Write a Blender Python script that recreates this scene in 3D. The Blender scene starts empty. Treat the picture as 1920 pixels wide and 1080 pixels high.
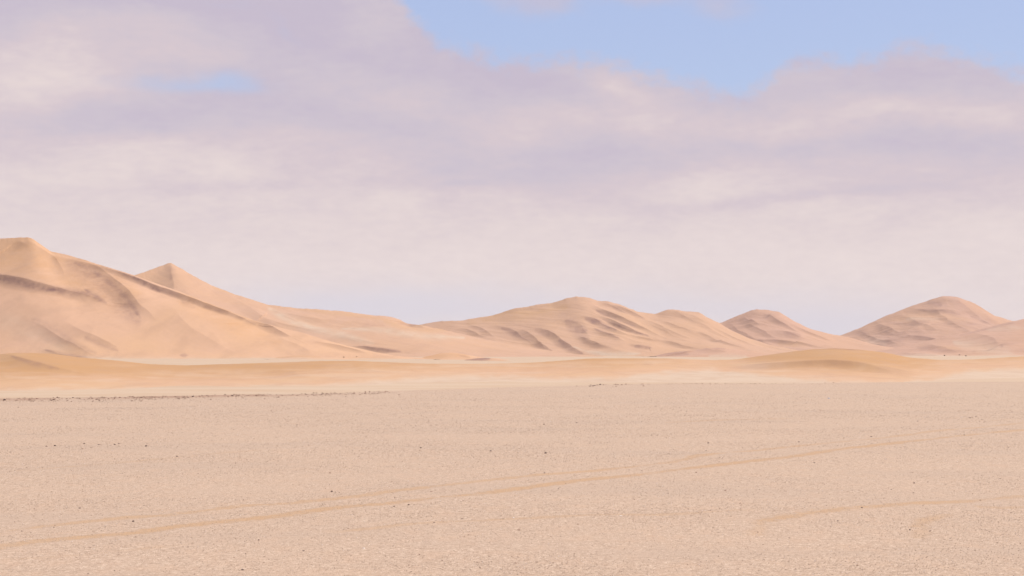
import bpy, math, random
import numpy as np

R = math.radians
S = bpy.context.scene
COL = S.collection
F_PX = 2667.0            # focal length in pixels of the 1920 px wide photograph
HORIZON = 662.0          # image row of the true horizon
CAM_Z = 2.6
PITCH = math.atan((HORIZON - 540.0) / F_PX)

# ------------------------------------------------------------------ camera
cam_data = bpy.data.cameras.new('camera')
cam = bpy.data.objects.new('camera', cam_data)
COL.objects.link(cam)
cam_data.sensor_width = 36.0
cam_data.lens = 36.0 * F_PX / 1920.0
cam_data.clip_start = 0.1
cam_data.clip_end = 60000.0
cam.location = (0, 0, CAM_Z)
cam.rotation_euler = (math.pi / 2 + PITCH, 0, 0)
S.camera = cam

# ------------------------------------------------------------------ exposure
S.view_settings.view_transform = 'Standard'
S.view_settings.look = 'None'
S.view_settings.exposure = 0.7
S.view_settings.gamma = 1.0
EXP = 2.0 ** 0.7

# ------------------------------------------------------------------ sun
SUN_EL, SUN_AZ = 50.0, 54.0      # elevation; azimuth clockwise from the view direction (+Y)
sd = bpy.data.lights.new('sun', 'SUN')
sd.energy = 2.95
sd.angle = R(0.55)
sd.color = (1.0, 0.95, 0.88)
sun = bpy.data.objects.new('sun', sd)
COL.objects.link(sun)
sun.rotation_euler = (R(90 - SUN_EL), 0, R(180 - SUN_AZ))
sun.location = (300, 200, 400)


def lin(r, g, b):
    def f(c):
        c /= 255.0
        return c / 12.92 if c <= 0.04045 else ((c + 0.055) / 1.055) ** 2.4
    return (f(r), f(g), f(b))


# ------------------------------------------------------------------ node helper
class NT:
    def __init__(self, tree):
        self.t = tree
        tree.nodes.clear()

    def n(self, kind, **kw):
        nd = self.t.nodes.new(kind)
        for k, v in kw.items():
            setattr(nd, k, v)
        return nd

    def put(self, sock, v):
        if isinstance(v, bpy.types.NodeSocket):
            self.t.links.new(v, sock)
        elif v is not None:
            if hasattr(sock.default_value, '__len__') and len(sock.default_value) == 4 and len(v) == 3:
                v = (*v, 1.0)
            sock.default_value = v

    def m(self, op, a=None, b=None, c=None, clamp=False):
        nd = self.n('ShaderNodeMath', operation=op, use_clamp=clamp)
        for i, v in enumerate((a, b, c)):
            if v is not None:
                self.put(nd.inputs[i], v)
        return nd.outputs[0]

    def mix(self, f, a, b, blend='MIX'):
        nd = self.n('ShaderNodeMix', data_type='RGBA', blend_type=blend)
        self.put(nd.inputs[0], f)
        self.put(nd.inputs[6], a)
        self.put(nd.inputs[7], b)
        return nd.outputs[2]

    def rng(self, v, a, b, c=0.0, d=1.0, interp='SMOOTHSTEP'):
        nd = self.n('ShaderNodeMapRange', interpolation_type=interp)
        for i, x in enumerate((v, a, b, c, d)):
            self.put(nd.inputs[i], x)
        return nd.outputs[0]

    def noise(self, vec, scale, detail=4.0, rough=0.5, dist=0.0, out=0):
        nd = self.n('ShaderNodeTexNoise')
        self.put(nd.inputs['Vector'], vec)
        nd.inputs['Scale'].default_value = scale
        nd.inputs['Detail'].default_value = detail
        nd.inputs['Roughness'].default_value = rough
        nd.inputs['Distortion'].default_value = dist
        return nd.outputs[out]

    def mapping(self, vec, scale=(1, 1, 1), loc=(0, 0, 0), rot=(0, 0, 0)):
        nd = self.n('ShaderNodeMapping')
        self.put(nd.inputs['Vector'], vec)
        nd.inputs['Scale'].default_value = scale
        nd.inputs['Location'].default_value = loc
        nd.inputs['Rotation'].default_value = rot
        return nd.outputs[0]

    def comb(self, x, y, z=0.0):
        nd = self.n('ShaderNodeCombineXYZ')
        for i, v in enumerate((x, y, z)):
            self.put(nd.inputs[i], v)
        return nd.outputs[0]

    def attr(self, name):
        nd = self.n('ShaderNodeAttribute', attribute_name=name)
        return nd.outputs['Fac']


# ------------------------------------------------------------------ world: sky and its broken cloud layer
world = bpy.data.worlds.new('World')
S.world = world
world.use_nodes = True
W = NT(world.node_tree)


def az_el(px, py):
    x = (px - 960.0) / F_PX
    y = (540.0 - py) / F_PX
    d = (x, math.cos(PITCH) - y * math.sin(PITCH), math.sin(PITCH) + y * math.cos(PITCH))
    l = math.sqrt(sum(q * q for q in d))
    return math.degrees(math.atan2(d[0], d[1])), math.degrees(math.asin(d[2] / l))


def build_sky():
    tc = W.n('ShaderNodeTexCoord').outputs['Generated']
    sep = W.n('ShaderNodeSeparateXYZ')
    W.put(sep.inputs[0], tc)
    X, Y, Z = sep.outputs
    az = W.m('MULTIPLY', W.m('ARCTAN2', X, Y), 57.29578)
    el = W.m('MULTIPLY', W.m('ARCSINE', Z), 57.29578)
    # slow warp so that no blob keeps a clean outline
    p0 = W.comb(az, W.m('MULTIPLY', el, 1.8))
    wn = W.n('ShaderNodeTexNoise')
    W.put(wn.inputs['Vector'], p0)
    wn.inputs['Scale'].default_value = 0.22
    wn.inputs['Detail'].default_value = 5.0
    wn.inputs['Roughness'].default_value = 0.55
    ws = W.n('ShaderNodeSeparateXYZ')
    W.put(ws.inputs[0], wn.outputs['Color'])
    azw = W.m('ADD', az, W.m('MULTIPLY', W.m('SUBTRACT', ws.outputs[0], 0.5), 3.2))
    elw = W.m('ADD', el, W.m('MULTIPLY', W.m('SUBTRACT', ws.outputs[1], 0.5), 1.5))

    def blob(px, py, rx, ry, amp, rot=0.0):
        a, e = az_el(px, py)
        da = W.m('SUBTRACT', azw, a)
        de = W.m('SUBTRACT', elw, e)
        sx, sy = rx / 46.5, ry / 46.5
        c, s = math.cos(R(rot)), math.sin(R(rot))
        u = W.m('MULTIPLY', W.m('ADD', W.m('MULTIPLY', da, c), W.m('MULTIPLY', de, s)), 1 / sx)
        v = W.m('MULTIPLY', W.m('SUBTRACT', W.m('MULTIPLY', de, c), W.m('MULTIPLY', da, s)), 1 / sy)
        q = W.m('ADD', W.m('MULTIPLY', u, u), W.m('MULTIPLY', v, v))
        return W.m('MULTIPLY', W.m('EXPONENT', W.m('MULTIPLY', q, -1.0)), amp)

    def total(lst, base):
        acc = base
        for b in lst:
            acc = W.m('ADD', acc, blob(*b))
        return acc

    # --- where the cloud bank ends, as elevation over azimuth
    edge = [(-500, -260), (300, -200), (640, -120), (740, -20), (790, 50), (830, 78), (900, 100), (980, 112), (1050, 108),
            (1150, 118), (1240, 138), (1310, 158), (1370, 172), (1420, 165), (1460, 130), (1520, 108),
            (1600, 112), (1665, 98), (1710, 80), (1780, 96), (1850, 112), (1920, 132), (2100, 110), (2600, -100)]
    fc = W.n('ShaderNodeFloatCurve')
    lo, hi = -45.0, 45.0
    cv = fc.mapping.curves[0]
    pts = []
    for px, py in edge:
        a, e = az_el(px, py)
        pts.append(((a - lo) / (hi - lo), e / 30.0))
    cv.points[0].location = pts[0]
    cv.points[1].location = pts[-1]
    for p in pts[1:-1]:
        cv.points.new(*p)
    fc.mapping.update()
    W.put(fc.inputs['Value'], W.rng(az, lo, hi, interp='LINEAR'))
    edge_el = W.m('MULTIPLY', fc.outputs[0], 30.0)
    rag = W.noise(W.comb(az, W.m('MULTIPLY', el, 1.6)), 0.95, 8.0, 0.68)
    rag = W.m('MULTIPLY', W.m('SUBTRACT', rag, 0.5), 2.1)
    over = W.m('ADD', W.m('SUBTRACT', edge_el, el), rag)
    cover = W.rng(over, -0.45, 0.65)
    holes = total([(425, 146, 70, 24, 0.42, -10), (335, 154, 170, 20, 0.52, 0), (530, 55, 60, 16, 0.26, -30),
                   (415, 12, 70, 12, 0.22, 0), (60, 0, 50, 14, .12, 0)], 0.0)
    holes = W.m('MULTIPLY', W.m('ADD', holes, W.m('MULTIPLY', rag, 0.20)), 1.0, clamp=True)
    holes = W.rng(holes, 0.10, 1.05)
    cover = W.m('MULTIPLY', cover, W.m('SUBTRACT', 1.0, holes))
    tops = total([(1020, -4, 100, 34, 1.1, 0), (1205, -6, 60, 26, 1.0, 0), (1360, 6, 75, 32, 0.7, 0),
                  (900, -20, 60, 20, 0.5, 0)], 0.0)
    tops = W.rng(W.m('ADD', tops, W.m('MULTIPLY', rag, 0.3)), 0.12, 1.0, 0.0, 0.62)
    # overhead, outside the photograph: broken cloud
    ov = W.noise(W.mapping(tc, (1, 1, 3)), 3.0, 6.0, 0.55)
    ov = W.m('MULTIPLY', W.rng(ov, 0.42, 0.6), W.rng(el, 18.0, 30.0))
    cover = W.m('MAXIMUM', W.m('MAXIMUM', cover, tops), ov)

    # --- light and dark parts of the cloud
    streak = W.noise(W.comb(az, W.m('MULTIPLY', el, 3.2)), 0.16, 6.0, 0.55, 0.6)
    puff = W.noise(W.comb(az, W.m('MULTIPLY', el, 2.0), 7.0), 0.5, 6.0, 0.55)
    base = W.rng(el, 12.0, 3.6, 0.08, 0.86, 'LINEAR')
    calm = W.rng(el, 2.5, 8.5, 0.35, 1.0)
    base = W.m('ADD', base, W.m('MULTIPLY', W.m('MULTIPLY', W.m('SUBTRACT', streak, 0.5), 0.62), calm))
    fine = W.noise(W.comb(az, W.m('MULTIPLY', el, 2.6), 3.0), 1.6, 5.0, 0.6)
    base = W.m('ADD', base, W.m('MULTIPLY', W.m('MULTIPLY', W.m('SUBTRACT', puff, 0.5), 0.34), calm))
    base = W.m('ADD', base, W.m('MULTIPLY', W.m('SUBTRACT', fine, 0.5), 0.30))
    lights = [(110, 110, 180, 75, .40, 0), (330, 70, 150, 40, .22, -10), (20, 150, 120, 60, .22, 0),
              (300, 285, 150, 45, .24, 0), (560, 265, 130, 45, .15, 0), (1180, 170, 95, 28, .34, -15),
              (1150, 222, 190, 24, .25, 0), (1430, 235, 110, 26, .20, 0), (1700, 205, 170, 26, .30, -8),
              (960, 270, 60, 40, .18, 0), (1590, 285, 80, 24, .16, 0), (1400, 335, 240, 22, .07, 0),
              (760, 180, 150, 45, .12, 0), (90, 330, 220, 40, .2, 0), (700, 20, 70, 50, .22, 0), (640, 370, 140, 24, .08, 0)]
    darks = [(230, 215, 190, 34, -.26, 0), (560, 195, 260, 32, -.20, -6), (250, 250, 120, 22, -.12, 0),
             (860, 300, 150, 38, -.22, -12), (1060, 320, 140, 34, -.24, 0), (1180, 285, 240, 22, -.20, 0),
             (1480, 280, 100, 18, -.12, 0), (1660, 268, 130, 26, -.28, 0), (1860, 280, 110, 30, -.20, 0),
             (1480, 372, 260, 12, -.20, 2), (1690, 140, 110, 30, -.14, 0), (390, 345, 190, 14, -.15, 3),
             (1360, 195, 90, 28, -.14, 0), (470, 40, 200, 28, -.10, -18), (960, 160, 120, 30, -.12, 0), (20, 60, 40, 30, -.12, 0),
             (400, 5, 200, 22, -.2, 0), (770, 130, 150, 22, -.08, -15), (880, 345, 80, 12, -.1, 0)]
    shade = total(lights + darks, base)
    cr = W.n('ShaderNodeValToRGB')
    W.put(cr.inputs[0], shade)
    stops = [(0.0, (200, 189, 206)), (0.25, (207, 196, 208)), (0.5, (216, 201, 208)), (0.75, (229, 214, 214)), (1.0, (239, 224, 221))]
    el_ = cr.color_ramp.elements
    while len(el_) < len(stops):
        el_.new(0.5)
    for i, (p, c) in enumerate(stops):
        el_[i].position = p
        el_[i].color = (*[q / EXP for q in lin(*c)], 1)
    cloud = cr.outputs[0]
    # clearer, cooler air low in the gaps between the dunes
    lowc = total([(780, 585, 330, 42, .85, 0), (1560, 610, 200, 45, .9, 0), (1230, 580, 300, 34, .6, 0), (600, 565, 200, 28, .5, 0)], 0.0)
    cloud = W.mix(W.m('MINIMUM', W.m('MULTIPLY', lowc, 0.72), 1.0), cloud, tuple(q / EXP for q in lin(220, 215, 226)))

    sky = W.n('ShaderNodeTexSky', sky_type='NISHITA', sun_disc=False)
    sky.sun_elevation = R(SUN_EL)
    sky.sun_rotation = R(SUN_AZ)
    sky.air_density = 1.0
    sky.dust_density = 1.2
    sky.ozone_density = 1.0
    blue = W.mix(1.0, sky.outputs[0], (0.92, 0.84, 0.93), 'MULTIPLY')
    STR = 0.1
    cloud10 = W.mix(1.0, cloud, (1 / STR,) * 3, 'MULTIPLY')
    thin = W.mix(0.92, blue, W.mix(W.rng(el, 8.0, 15.0), tuple(q / EXP / STR for q in lin(182, 199, 231)), tuple(q / EXP / STR for q in lin(175, 192, 230))))
    colr = W.mix(cover, thin, cloud10)
    bg = W.n('ShaderNodeBackground')
    W.put(bg.inputs[0], colr)
    bg.inputs[1].default_value = STR
    out = W.n('ShaderNodeOutputWorld')
    W.put(out.inputs[0], bg.outputs[0])


build_sky()

# ------------------------------------------------------------------ geometry helpers
rs = np.random.RandomState(7)


def ray(px, py):
    px = np.asarray(px, float)
    py = np.asarray(py, float)
    x = (px - 960.0) / F_PX
    y = (540.0 - py) / F_PX
    return x, math.cos(PITCH) - y * math.sin(PITCH), math.sin(PITCH) + y * math.cos(PITCH)


def world_pt(px, py, D):
    """point seen at (px, py) whose depth along +Y is D"""
    x, y, z = ray(px, py)
    k = D / y
    return x * k, np.asarray(D, float) + 0 * k, CAM_Z + z * k


def project(X, Y, Z):
    dz = Z - CAM_Z
    cy = dz * math.cos(PITCH) - Y * math.sin(PITCH)
    cf = Y * math.cos(PITCH) + dz * math.sin(PITCH)
    return 960 + F_PX * X / cf, 540 - F_PX * cy / cf


def vnoise(x, y, seed):
    r = np.random.RandomState(seed)
    T = r.rand(256, 256)
    xi = np.floor(x).astype(int)
    yi = np.floor(y).astype(int)
    fx = x - xi
    fy = y - yi
    fx = fx * fx * fx * (fx * (fx * 6 - 15) + 10)
    fy = fy * fy * fy * (fy * (fy * 6 - 15) + 10)
    a = T[xi & 255, yi & 255]
    b = T[(xi + 1) & 255, yi & 255]
    c = T[xi & 255, (yi + 1) & 255]
    d = T[(xi + 1) & 255, (yi + 1) & 255]
    return (a * (1 - fx) + b * fx) * (1 - fy) + (c * (1 - fx) + d * fx) * fy - 0.5


def fbm(x, y, seed, octaves=4, gain=0.5):
    v = 0
    a = 1.0
    for k in range(octaves):
        c, s = math.cos(k * 1.1), math.sin(k * 1.1)
        v = v + a * vnoise((x * c - y * s) * 2 ** k + 31.7 * k, (x * s + y * c) * 2 ** k + 17.3 * k, seed + k)
        a *= gain
    return v


def sstep(v, a, b):
    t = np.clip((v - a) / (b - a), 0, 1)
    return t * t * (3 - 2 * t)


def grid_mesh(name, X, Y, Z, mat, attrs=None, wrap=False, smooth=True):
    nr, nc = X.shape
    me = bpy.data.meshes.new(name)
    co = np.stack([X, Y, Z], -1).reshape(-1, 3).astype(np.float32)
    idx = np.arange(nr * nc).reshape(nr, nc)
    if wrap:
        idx = np.concatenate([idx, idx[:, :1]], 1)
    q = np.stack([idx[:-1, :-1], idx[:-1, 1:], idx[1:, 1:], idx[1:, :-1]], -1).reshape(-1, 4)
    set_mesh(me, co, q, 4)
    for k, v in (attrs or {}).items():
        at = me.attributes.new(k, 'FLOAT', 'POINT')
        at.data.foreach_set('value', np.ascontiguousarray(v, dtype=np.float32).ravel())
    me.polygons.foreach_set('use_smooth', [smooth] * len(me.polygons))
    me.materials.append(mat)
    o = bpy.data.objects.new(name, me)
    COL.objects.link(o)
    return o


def set_mesh(me, co, faces, n):
    me.vertices.add(len(co))
    me.vertices.foreach_set('co', co.ravel())
    me.loops.add(faces.size)
    me.loops.foreach_set('vertex_index', faces.ravel().astype(np.int32))
    me.polygons.add(len(faces))
    me.polygons.foreach_set('loop_start', (np.arange(len(faces)) * n).astype(np.int32))
    me.update(calc_edges=True)
    me.validate()


def tag(o, label=None, cat=None, group=None, kind=None):
    if label:
        o['label'] = label
    if cat:
        o['category'] = cat
    if group:
        o['group'] = group
    if kind:
        o['kind'] = kind
    return o


# ------------------------------------------------------------------ materials
def new_mat(name):
    m = bpy.data.materials.new(name)
    m.use_nodes = True
    return m, NT(m.node_tree)


def finish(N, color, rough=0.9, normal=None, spec=0.15):
    b = N.n('ShaderNodeBsdfPrincipled')
    N.put(b.inputs['Base Color'], color)
    b.inputs['Roughness'].default_value = rough
    b.inputs['Specular IOR Level'].default_value = spec
    if normal is not None:
        N.put(b.inputs['Normal'], normal)
    o = N.n('ShaderNodeOutputMaterial')
    N.put(o.inputs[0], b.outputs[0])
    return b, o


def sand_material(name, base, warm, pink, size):
    """wind-blown sand; attributes: mineral_shade (heavy dark sand, and slip-face and crest shade put into the colour), pale (salt-pale sand), warmth"""
    m, N = new_mat(name)
    P = N.n('ShaderNodeNewGeometry').outputs['Position']
    big = N.noise(N.mapping(P, (1, 0.45, 1.5), rot=(0, 0, 0.5)), 1.0 / (size * 0.5), 5.0, 0.6, 0.6)
    col = N.mix(N.rng(big, 0.35, 0.65), base, pink)
    med = N.noise(N.mapping(P, (1, 0.3, 1), rot=(0, 0, 0.9)), 1.0 / (size * 0.09), 6.0, 0.65, 0.8)
    col = N.mix(N.attr('warmth'), col, warm)
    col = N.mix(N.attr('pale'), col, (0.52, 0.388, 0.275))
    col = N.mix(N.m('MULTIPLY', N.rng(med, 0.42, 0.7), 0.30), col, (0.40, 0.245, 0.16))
    # heavy minerals and painted slip-face shade, broken into flecks by the ripples
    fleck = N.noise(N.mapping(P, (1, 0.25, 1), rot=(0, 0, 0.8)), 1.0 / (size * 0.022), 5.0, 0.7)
    mf = N.m('MULTIPLY', N.attr('mineral_shade'), N.rng(fleck, 0.25, 0.62, 0.55, 1.0))
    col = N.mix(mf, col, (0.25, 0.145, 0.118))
    gr = N.noise(P, 1.0 / (size * 0.004), 3.0, 0.7)
    col = N.mix(1.0, col, N.mix(gr, (0.90, 0.90, 0.90), (1.10, 1.10, 1.10)), 'MULTIPLY')
    bmp = N.n('ShaderNodeBump')
    bmp.inputs['Strength'].default_value = 0.22
    bmp.inputs['Distance'].default_value = size * 0.006
    N.put(bmp.inputs['Height'], med)
    finish(N, col, 0.95, bmp.outputs[0], 0.08)
    return m


M_near = sand_material('yellow_sand', (0.53, 0.335, 0.198), (0.44, 0.25, 0.118), (0.53, 0.33, 0.205), 60)
M_left = sand_material('orange_sand', (0.56, 0.343, 0.20), (0.53, 0.308, 0.165), (0.57, 0.352, 0.225), 250)
M_mid = sand_material('pale_orange_sand', (0.505, 0.310, 0.190), (0.49, 0.295, 0.162), (0.50, 0.312, 0.208), 350)
M_far = sand_material('pink_sand', (0.505, 0.306, 0.198), (0.495, 0.295, 0.17), (0.485, 0.298, 0.210), 500)


# wheel ruts that cross the gravel: points of the photograph, half width in metres, strength
TRACKS = [
    ([(-260, 1075), (0, 1028), (67, 1017), (133, 1010), (200, 1003), (267, 997), (333, 988), (417, 978), (483, 971), (567, 961), (640, 952), (746, 943), (816, 934), (886, 928), (992, 915), (1097, 901),
      (1190, 891), (1280, 880), (1350, 871), (1456, 860), (1544, 848), (1632, 837), (1738, 824), (1843, 814), (1920, 807), (2100, 795)], 0.42, 1.0, 'sandy wheel rut crossing the gravel, the stronger and nearer of the pair'),
    ([(-260, 1030), (0, 997), (67, 988), (150, 979), (233, 970), (333, 964), (433, 952), (533, 945), (640, 935), (746, 922), (851, 910), (957, 897), (1062, 887), (1168, 877), (1280, 862),
      (1368, 848), (1456, 840), (1544, 832), (1632, 823), (1738, 811), (1843, 800), (2000, 790)], 0.38, 0.80, 'fainter sandy wheel rut just beyond the strong one'),
    ([(1421, 990), (1430, 980), (1449, 973), (1526, 962), (1597, 955), (1667, 948), (1738, 943), (1825, 938), (1920, 930), (2050, 922)], 0.40, 0.95, 'short sandy streak in the right foreground'),
    ([(600, 1000), (693, 991), (816, 980), (967, 974), (1097, 968), (1256, 966), (1368, 959), (1438, 956)], 0.26, 0.55, 'faint broken streak across the central foreground'),
    ([(1722, 990), (1730, 978), (1748, 972), (1780, 962)], 0.30, 0.65, 'small curved sandy scuff in the right foreground'),
    ([(0, 883), (167, 870), (350, 855), (500, 844)], 0.35, 0.4, 'barely visible streak on the left of the plain'),
    ([(1240, 792), (1350, 788), (1490, 785)], 0.55, 0.5, 'barely visible streak on the right of the plain'),
    ([(1760, 791), (1830, 790), (1920, 786)], 0.5, 0.25, 'faint streak near the right edge of the plain'),
    ([(1412, 1004), (1418, 996), (1430, 988), (1450, 980)], 0.35, 0.4, 'soft patch'),
    ([(1722, 1010), (1726, 995), (1735, 982), (1752, 974)], 0.22, 0.35, 'curve'),
    ([(1825, 948), (1870, 950), (1930, 948)], 0.3, 0.5, 'streak'),
    ([(0, 1052), (60, 1050), (180, 1040), (330, 1025)], 0.26, 0.3, 'faint streak in the lower left corner'),
]



def track_mask(N, X, Y, tn, pts, w, st):
    """a rut as a curve over its own chord, in metres on the ground; ragged by the noise tn"""
    q = []
    for p in pts:
        x, y, z = ray(*p)
        t = -CAM_Z / z
        q.append((float(x * t), float(y * t)))
    q = np.array(q)
    o, e = q[0], q[-1]
    L = float(np.hypot(*(e - o)))
    dx, dy = (e - o) / L
    al = (q[:, 0] - o[0]) * dx + (q[:, 1] - o[1]) * dy
    ac = -(q[:, 0] - o[0]) * dy + (q[:, 1] - o[1]) * dx
    lo, hi = float(ac.min()) - 0.5, float(ac.max()) + 0.5
    xa = N.m('SUBTRACT', X, float(o[0]))
    ya = N.m('SUBTRACT', Y, float(o[1]))
    along = N.m('DIVIDE', N.m('ADD', N.m('MULTIPLY', xa, float(dx)), N.m('MULTIPLY', ya, float(dy))), L)
    across = N.m('SUBTRACT', N.m('MULTIPLY', ya, float(dx)), N.m('MULTIPLY', xa, float(dy)))
    fc = N.n('ShaderNodeFloatCurve')
    cv = fc.mapping.curves[0]
    loc = [(float(a / L), float((c - lo) / (hi - lo))) for a, c in zip(al, ac)]
    cv.points[0].location = loc[0]
    cv.points[1].location = loc[-1]
    for p in loc[1:-1]:
        cv.points.new(*p)
    fc.mapping.update()
    N.put(fc.inputs['Value'], along)
    f = N.m('MULTIPLY_ADD', fc.outputs[0], hi - lo, lo)
    v = N.m('DIVIDE', N.m('ABSOLUTE', N.m('SUBTRACT', across, f)), w * 0.55)
    k = N.m('ADD', N.m('SUBTRACT', 1.0, v), tn)
    k = N.m('MULTIPLY', N.rng(k, -0.1, 0.7), N.rng(v, 2.3, 0.9))
    k = N.m('MULTIPLY', k, N.rng(tn, -0.9, 0.3, 0.35, 1.0))
    e1 = N.rng(along, 0.0, 0.08)
    e2 = N.m('MULTIPLY', N.rng(along, 1.0, 0.92), N.rng(along, 0.45, 1.0, 1.0, 0.7))
    return N.m('MULTIPLY', N.m('MULTIPLY', N.m('MULTIPLY', k, st), e1), e2)


def ground_material():
    m, N = new_mat('gravel_plain')
    P = N.n('ShaderNodeNewGeometry').outputs['Position']
    # gravel plain: buff grit over sand, several grain sizes so that it holds up at every distance
    a = N.noise(P, 75.0, 2.0, 0.85)
    b = N.noise(P, 26.0, 2.0, 0.8)
    b2 = N.noise(P, 8.0, 3.0, 0.8)
    c = N.noise(N.mapping(P, (1, 0.6, 1)), 2.2, 5.0, 0.7)
    d = N.noise(N.mapping(P, (0.30, 1.0, 1), rot=(0, 0, 0.10)), 0.25, 5.0, 0.6)
    g = N.m('ADD', N.m('MULTIPLY', a, 0.40), N.m('ADD', N.m('MULTIPLY', b, 0.36), N.m('MULTIPLY', b2, 0.24)))
    cr = N.n('ShaderNodeValToRGB')
    N.put(cr.inputs[0], g)
    stops = [(0.34, (0.165, 0.11, 0.073)), (0.435, (0.378, 0.263, 0.180)), (0.53, (0.475, 0.340, 0.243)), (0.64, (0.73, 0.575, 0.415))]
    e = cr.color_ramp.elements
    while len(e) < len(stops):
        e.new(0.5)
    for i, (p, cc) in enumerate(stops):
        e[i].position = p
        e[i].color = (*cc, 1)
    grav = cr.outputs[0]
    grav = N.mix(N.rng(c, 0.45, 0.70, 0.0, 0.38), grav, (0.50, 0.335, 0.222))
    grav = N.mix(N.m('MULTIPLY', N.rng(d, 0.48, 0.66), 0.50), grav, (0.425, 0.31, 0.225))
    # pale fine sand beyond the rim of the plain
    pn = N.noise(N.mapping(P, (0.3, 1, 1)), 0.12, 6.0, 0.65)
    pale = N.mix(N.rng(pn, 0.35, 0.65), (0.505, 0.377, 0.262), (0.475, 0.335, 0.222))
    gn = N.noise(P, 1.7, 4.0, 0.7)
    pale = N.mix(N.m('MULTIPLY', N.attr('grey'), N.rng(gn, 0.35, 0.6)), pale, (0.43, 0.335, 0.255))
    sep = N.n('ShaderNodeSeparateXYZ')
    N.put(sep.inputs[0], P)
    tn1 = N.m('SUBTRACT', N.noise(P, 5.0, 5.0, 0.7), 0.5)
    tn2 = N.m('SUBTRACT', N.noise(P, 0.45, 3.0, 0.6), 0.5)
    tn = N.m('ADD', N.m('ADD', N.m('MULTIPLY', tn1, 3.0), N.m('MULTIPLY', tn2, 3.2)), N.m('MULTIPLY', N.m('SUBTRACT', b, 0.5), 2.4))
    acc = None
    for pts, w, st, _ in TRACKS:
        k = track_mask(N, sep.outputs[0], sep.outputs[1], tn, pts, w, st)
        acc = k if acc is None else N.m('MAXIMUM', acc, k)
    sand = N.mix(N.rng(a, 0.35, 0.65), (0.375, 0.235, 0.132), (0.515, 0.335, 0.20))
    grav = N.mix(acc, grav, sand)
    rim = N.mix(N.attr('rim'), grav, (0.29, 0.165, 0.105))
    col = N.mix(N.attr('beyond'), rim, pale)
    # small stones as cells that stand proud
    vo = N.n('ShaderNodeTexVoronoi', feature='F1')
    N.put(vo.inputs['Vector'], P)
    vo.inputs['Scale'].default_value = 38.0
    h = N.m('ADD', N.m('MULTIPLY', vo.outputs['Distance'], -0.25), N.m('MULTIPLY', g, 1.2))
    h = N.m('ADD', h, N.m('MULTIPLY', c, 1.6))
    h = N.m('MULTIPLY', h, N.m('SUBTRACT', 1.0, N.m('MULTIPLY', acc, 0.7)))
    h = N.m('SUBTRACT', h, N.m('MULTIPLY', acc, 1.6))
    bmp = N.n('ShaderNodeBump')
    N.put(bmp.inputs['Strength'], N.rng(N.attr('beyond'), 0, 1, 0.30, 0.1))
    bmp.inputs['Distance'].default_value = 0.012
    N.put(bmp.inputs['Height'], h)
    finish(N, col, 0.95, bmp.outputs[0], 0.1)
    return m


M_ground = ground_material()

# ------------------------------------------------------------------ ground sheet
RIM = [(-1200, 752), (0, 748), (320, 743), (640, 737), (760, 733), (960, 726), (1110, 722), (1280, 719.5), (1500, 719), (1700, 717), (1920, 715.5), (3000, 714)]


def rim_depth(X, Y):
    px = 960 + F_PX * X / np.maximum(Y, 1.0)
    py = np.interp(px, [r[0] for r in RIM], [r[1] for r in RIM])
    return CAM_Z * F_PX / (py - HORIZON)


WADI = -1.0


def ground_z(X, Y):
    X = np.asarray(X, float)
    Y = np.asarray(Y, float)
    rr = np.hypot(X, Y)
    dr = np.where(Y > 5, rim_depth(X, Y), 90.0)
    t = Y - dr - 1.3 * fbm(X / 7.0, Y / 7.0, 5, 3)
    drop = WADI * sstep(t, 0, 14.0)
    z = drop + 0.045 * fbm(X / 5.0, Y / 3.0, 11, 4) * sstep(rr, 3, 12) * (1 - 0.6 * sstep(t, -4, 2))
    z = z + 0.03 * np.exp(-(t / 1.6) ** 2)
    far = sstep(rr, 550, 1100)
    z = z + far * (0.9 * fbm(X / 160.0, Y / 160.0, 21, 3) - 0.1)
    return z


def build_ground():
    r = np.concatenate([[0.0], np.geomspace(2.0, 260.0, 520), np.geomspace(263, 5600.0, 120)])
    fine = np.linspace(-30, 30, 640)
    coarse = np.linspace(30, 330, 90)[1:-1]
    th = np.radians(np.concatenate([fine, coarse]))
    Rr, Th = np.meshgrid(r, th, indexing='ij')
    X = Rr * np.sin(Th)
    Y = Rr * np.cos(Th)
    Z = ground_z(X, Y)
    dr = np.where(Y > 5, rim_depth(X, Y), 90.0)
    n = fbm(X / 6.0, Y / 6.0, 41, 4)
    t = Y - dr
    beyond = sstep(t + 2.4 * n, -0.6, 1.6)
    px = 960 + F_PX * X / np.maximum(Y, 1)
    left = 1 - sstep(px, 480, 720)
    rim = np.exp(-((t + 1.6 + 2.0 * n) / 2.8) ** 2) * (0.04 + 0.6 * left * sstep(fbm(X / 2.5, Y / 5.0, 43, 3), -0.25, 0.3))
    grey = np.exp(-((px - 1330) / 190) ** 2) * sstep(fbm(X / 9.0, Y / 16.0, 45, 4), -0.05, 0.3) * sstep(t, 0, 4) * (1 - sstep(t, 30, 60))
    o = grid_mesh('ground', X, Y, Z, M_ground, {'beyond': beyond, 'rim': rim, 'grey': grey}, wrap=True)
    tag(o, 'flat buff gravel plain with pale sand beyond its rim', 'ground', kind='structure')


build_ground()


# ------------------------------------------------------------------ dunes
def interp_pts(pts, px, col):
    xs = np.array([p[0] for p in pts], float)
    ys = np.array([p[col] for p in pts], float)
    return np.interp(px, xs, ys)


def smooth1(a, k):
    if k < 2:
        return a
    w = np.hanning(k + 2)[1:-1]
    w /= w.sum()
    p = np.pad(a, (k, k), mode='edge')
    return np.convolve(p, w, 'same')[k:-k]


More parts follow.
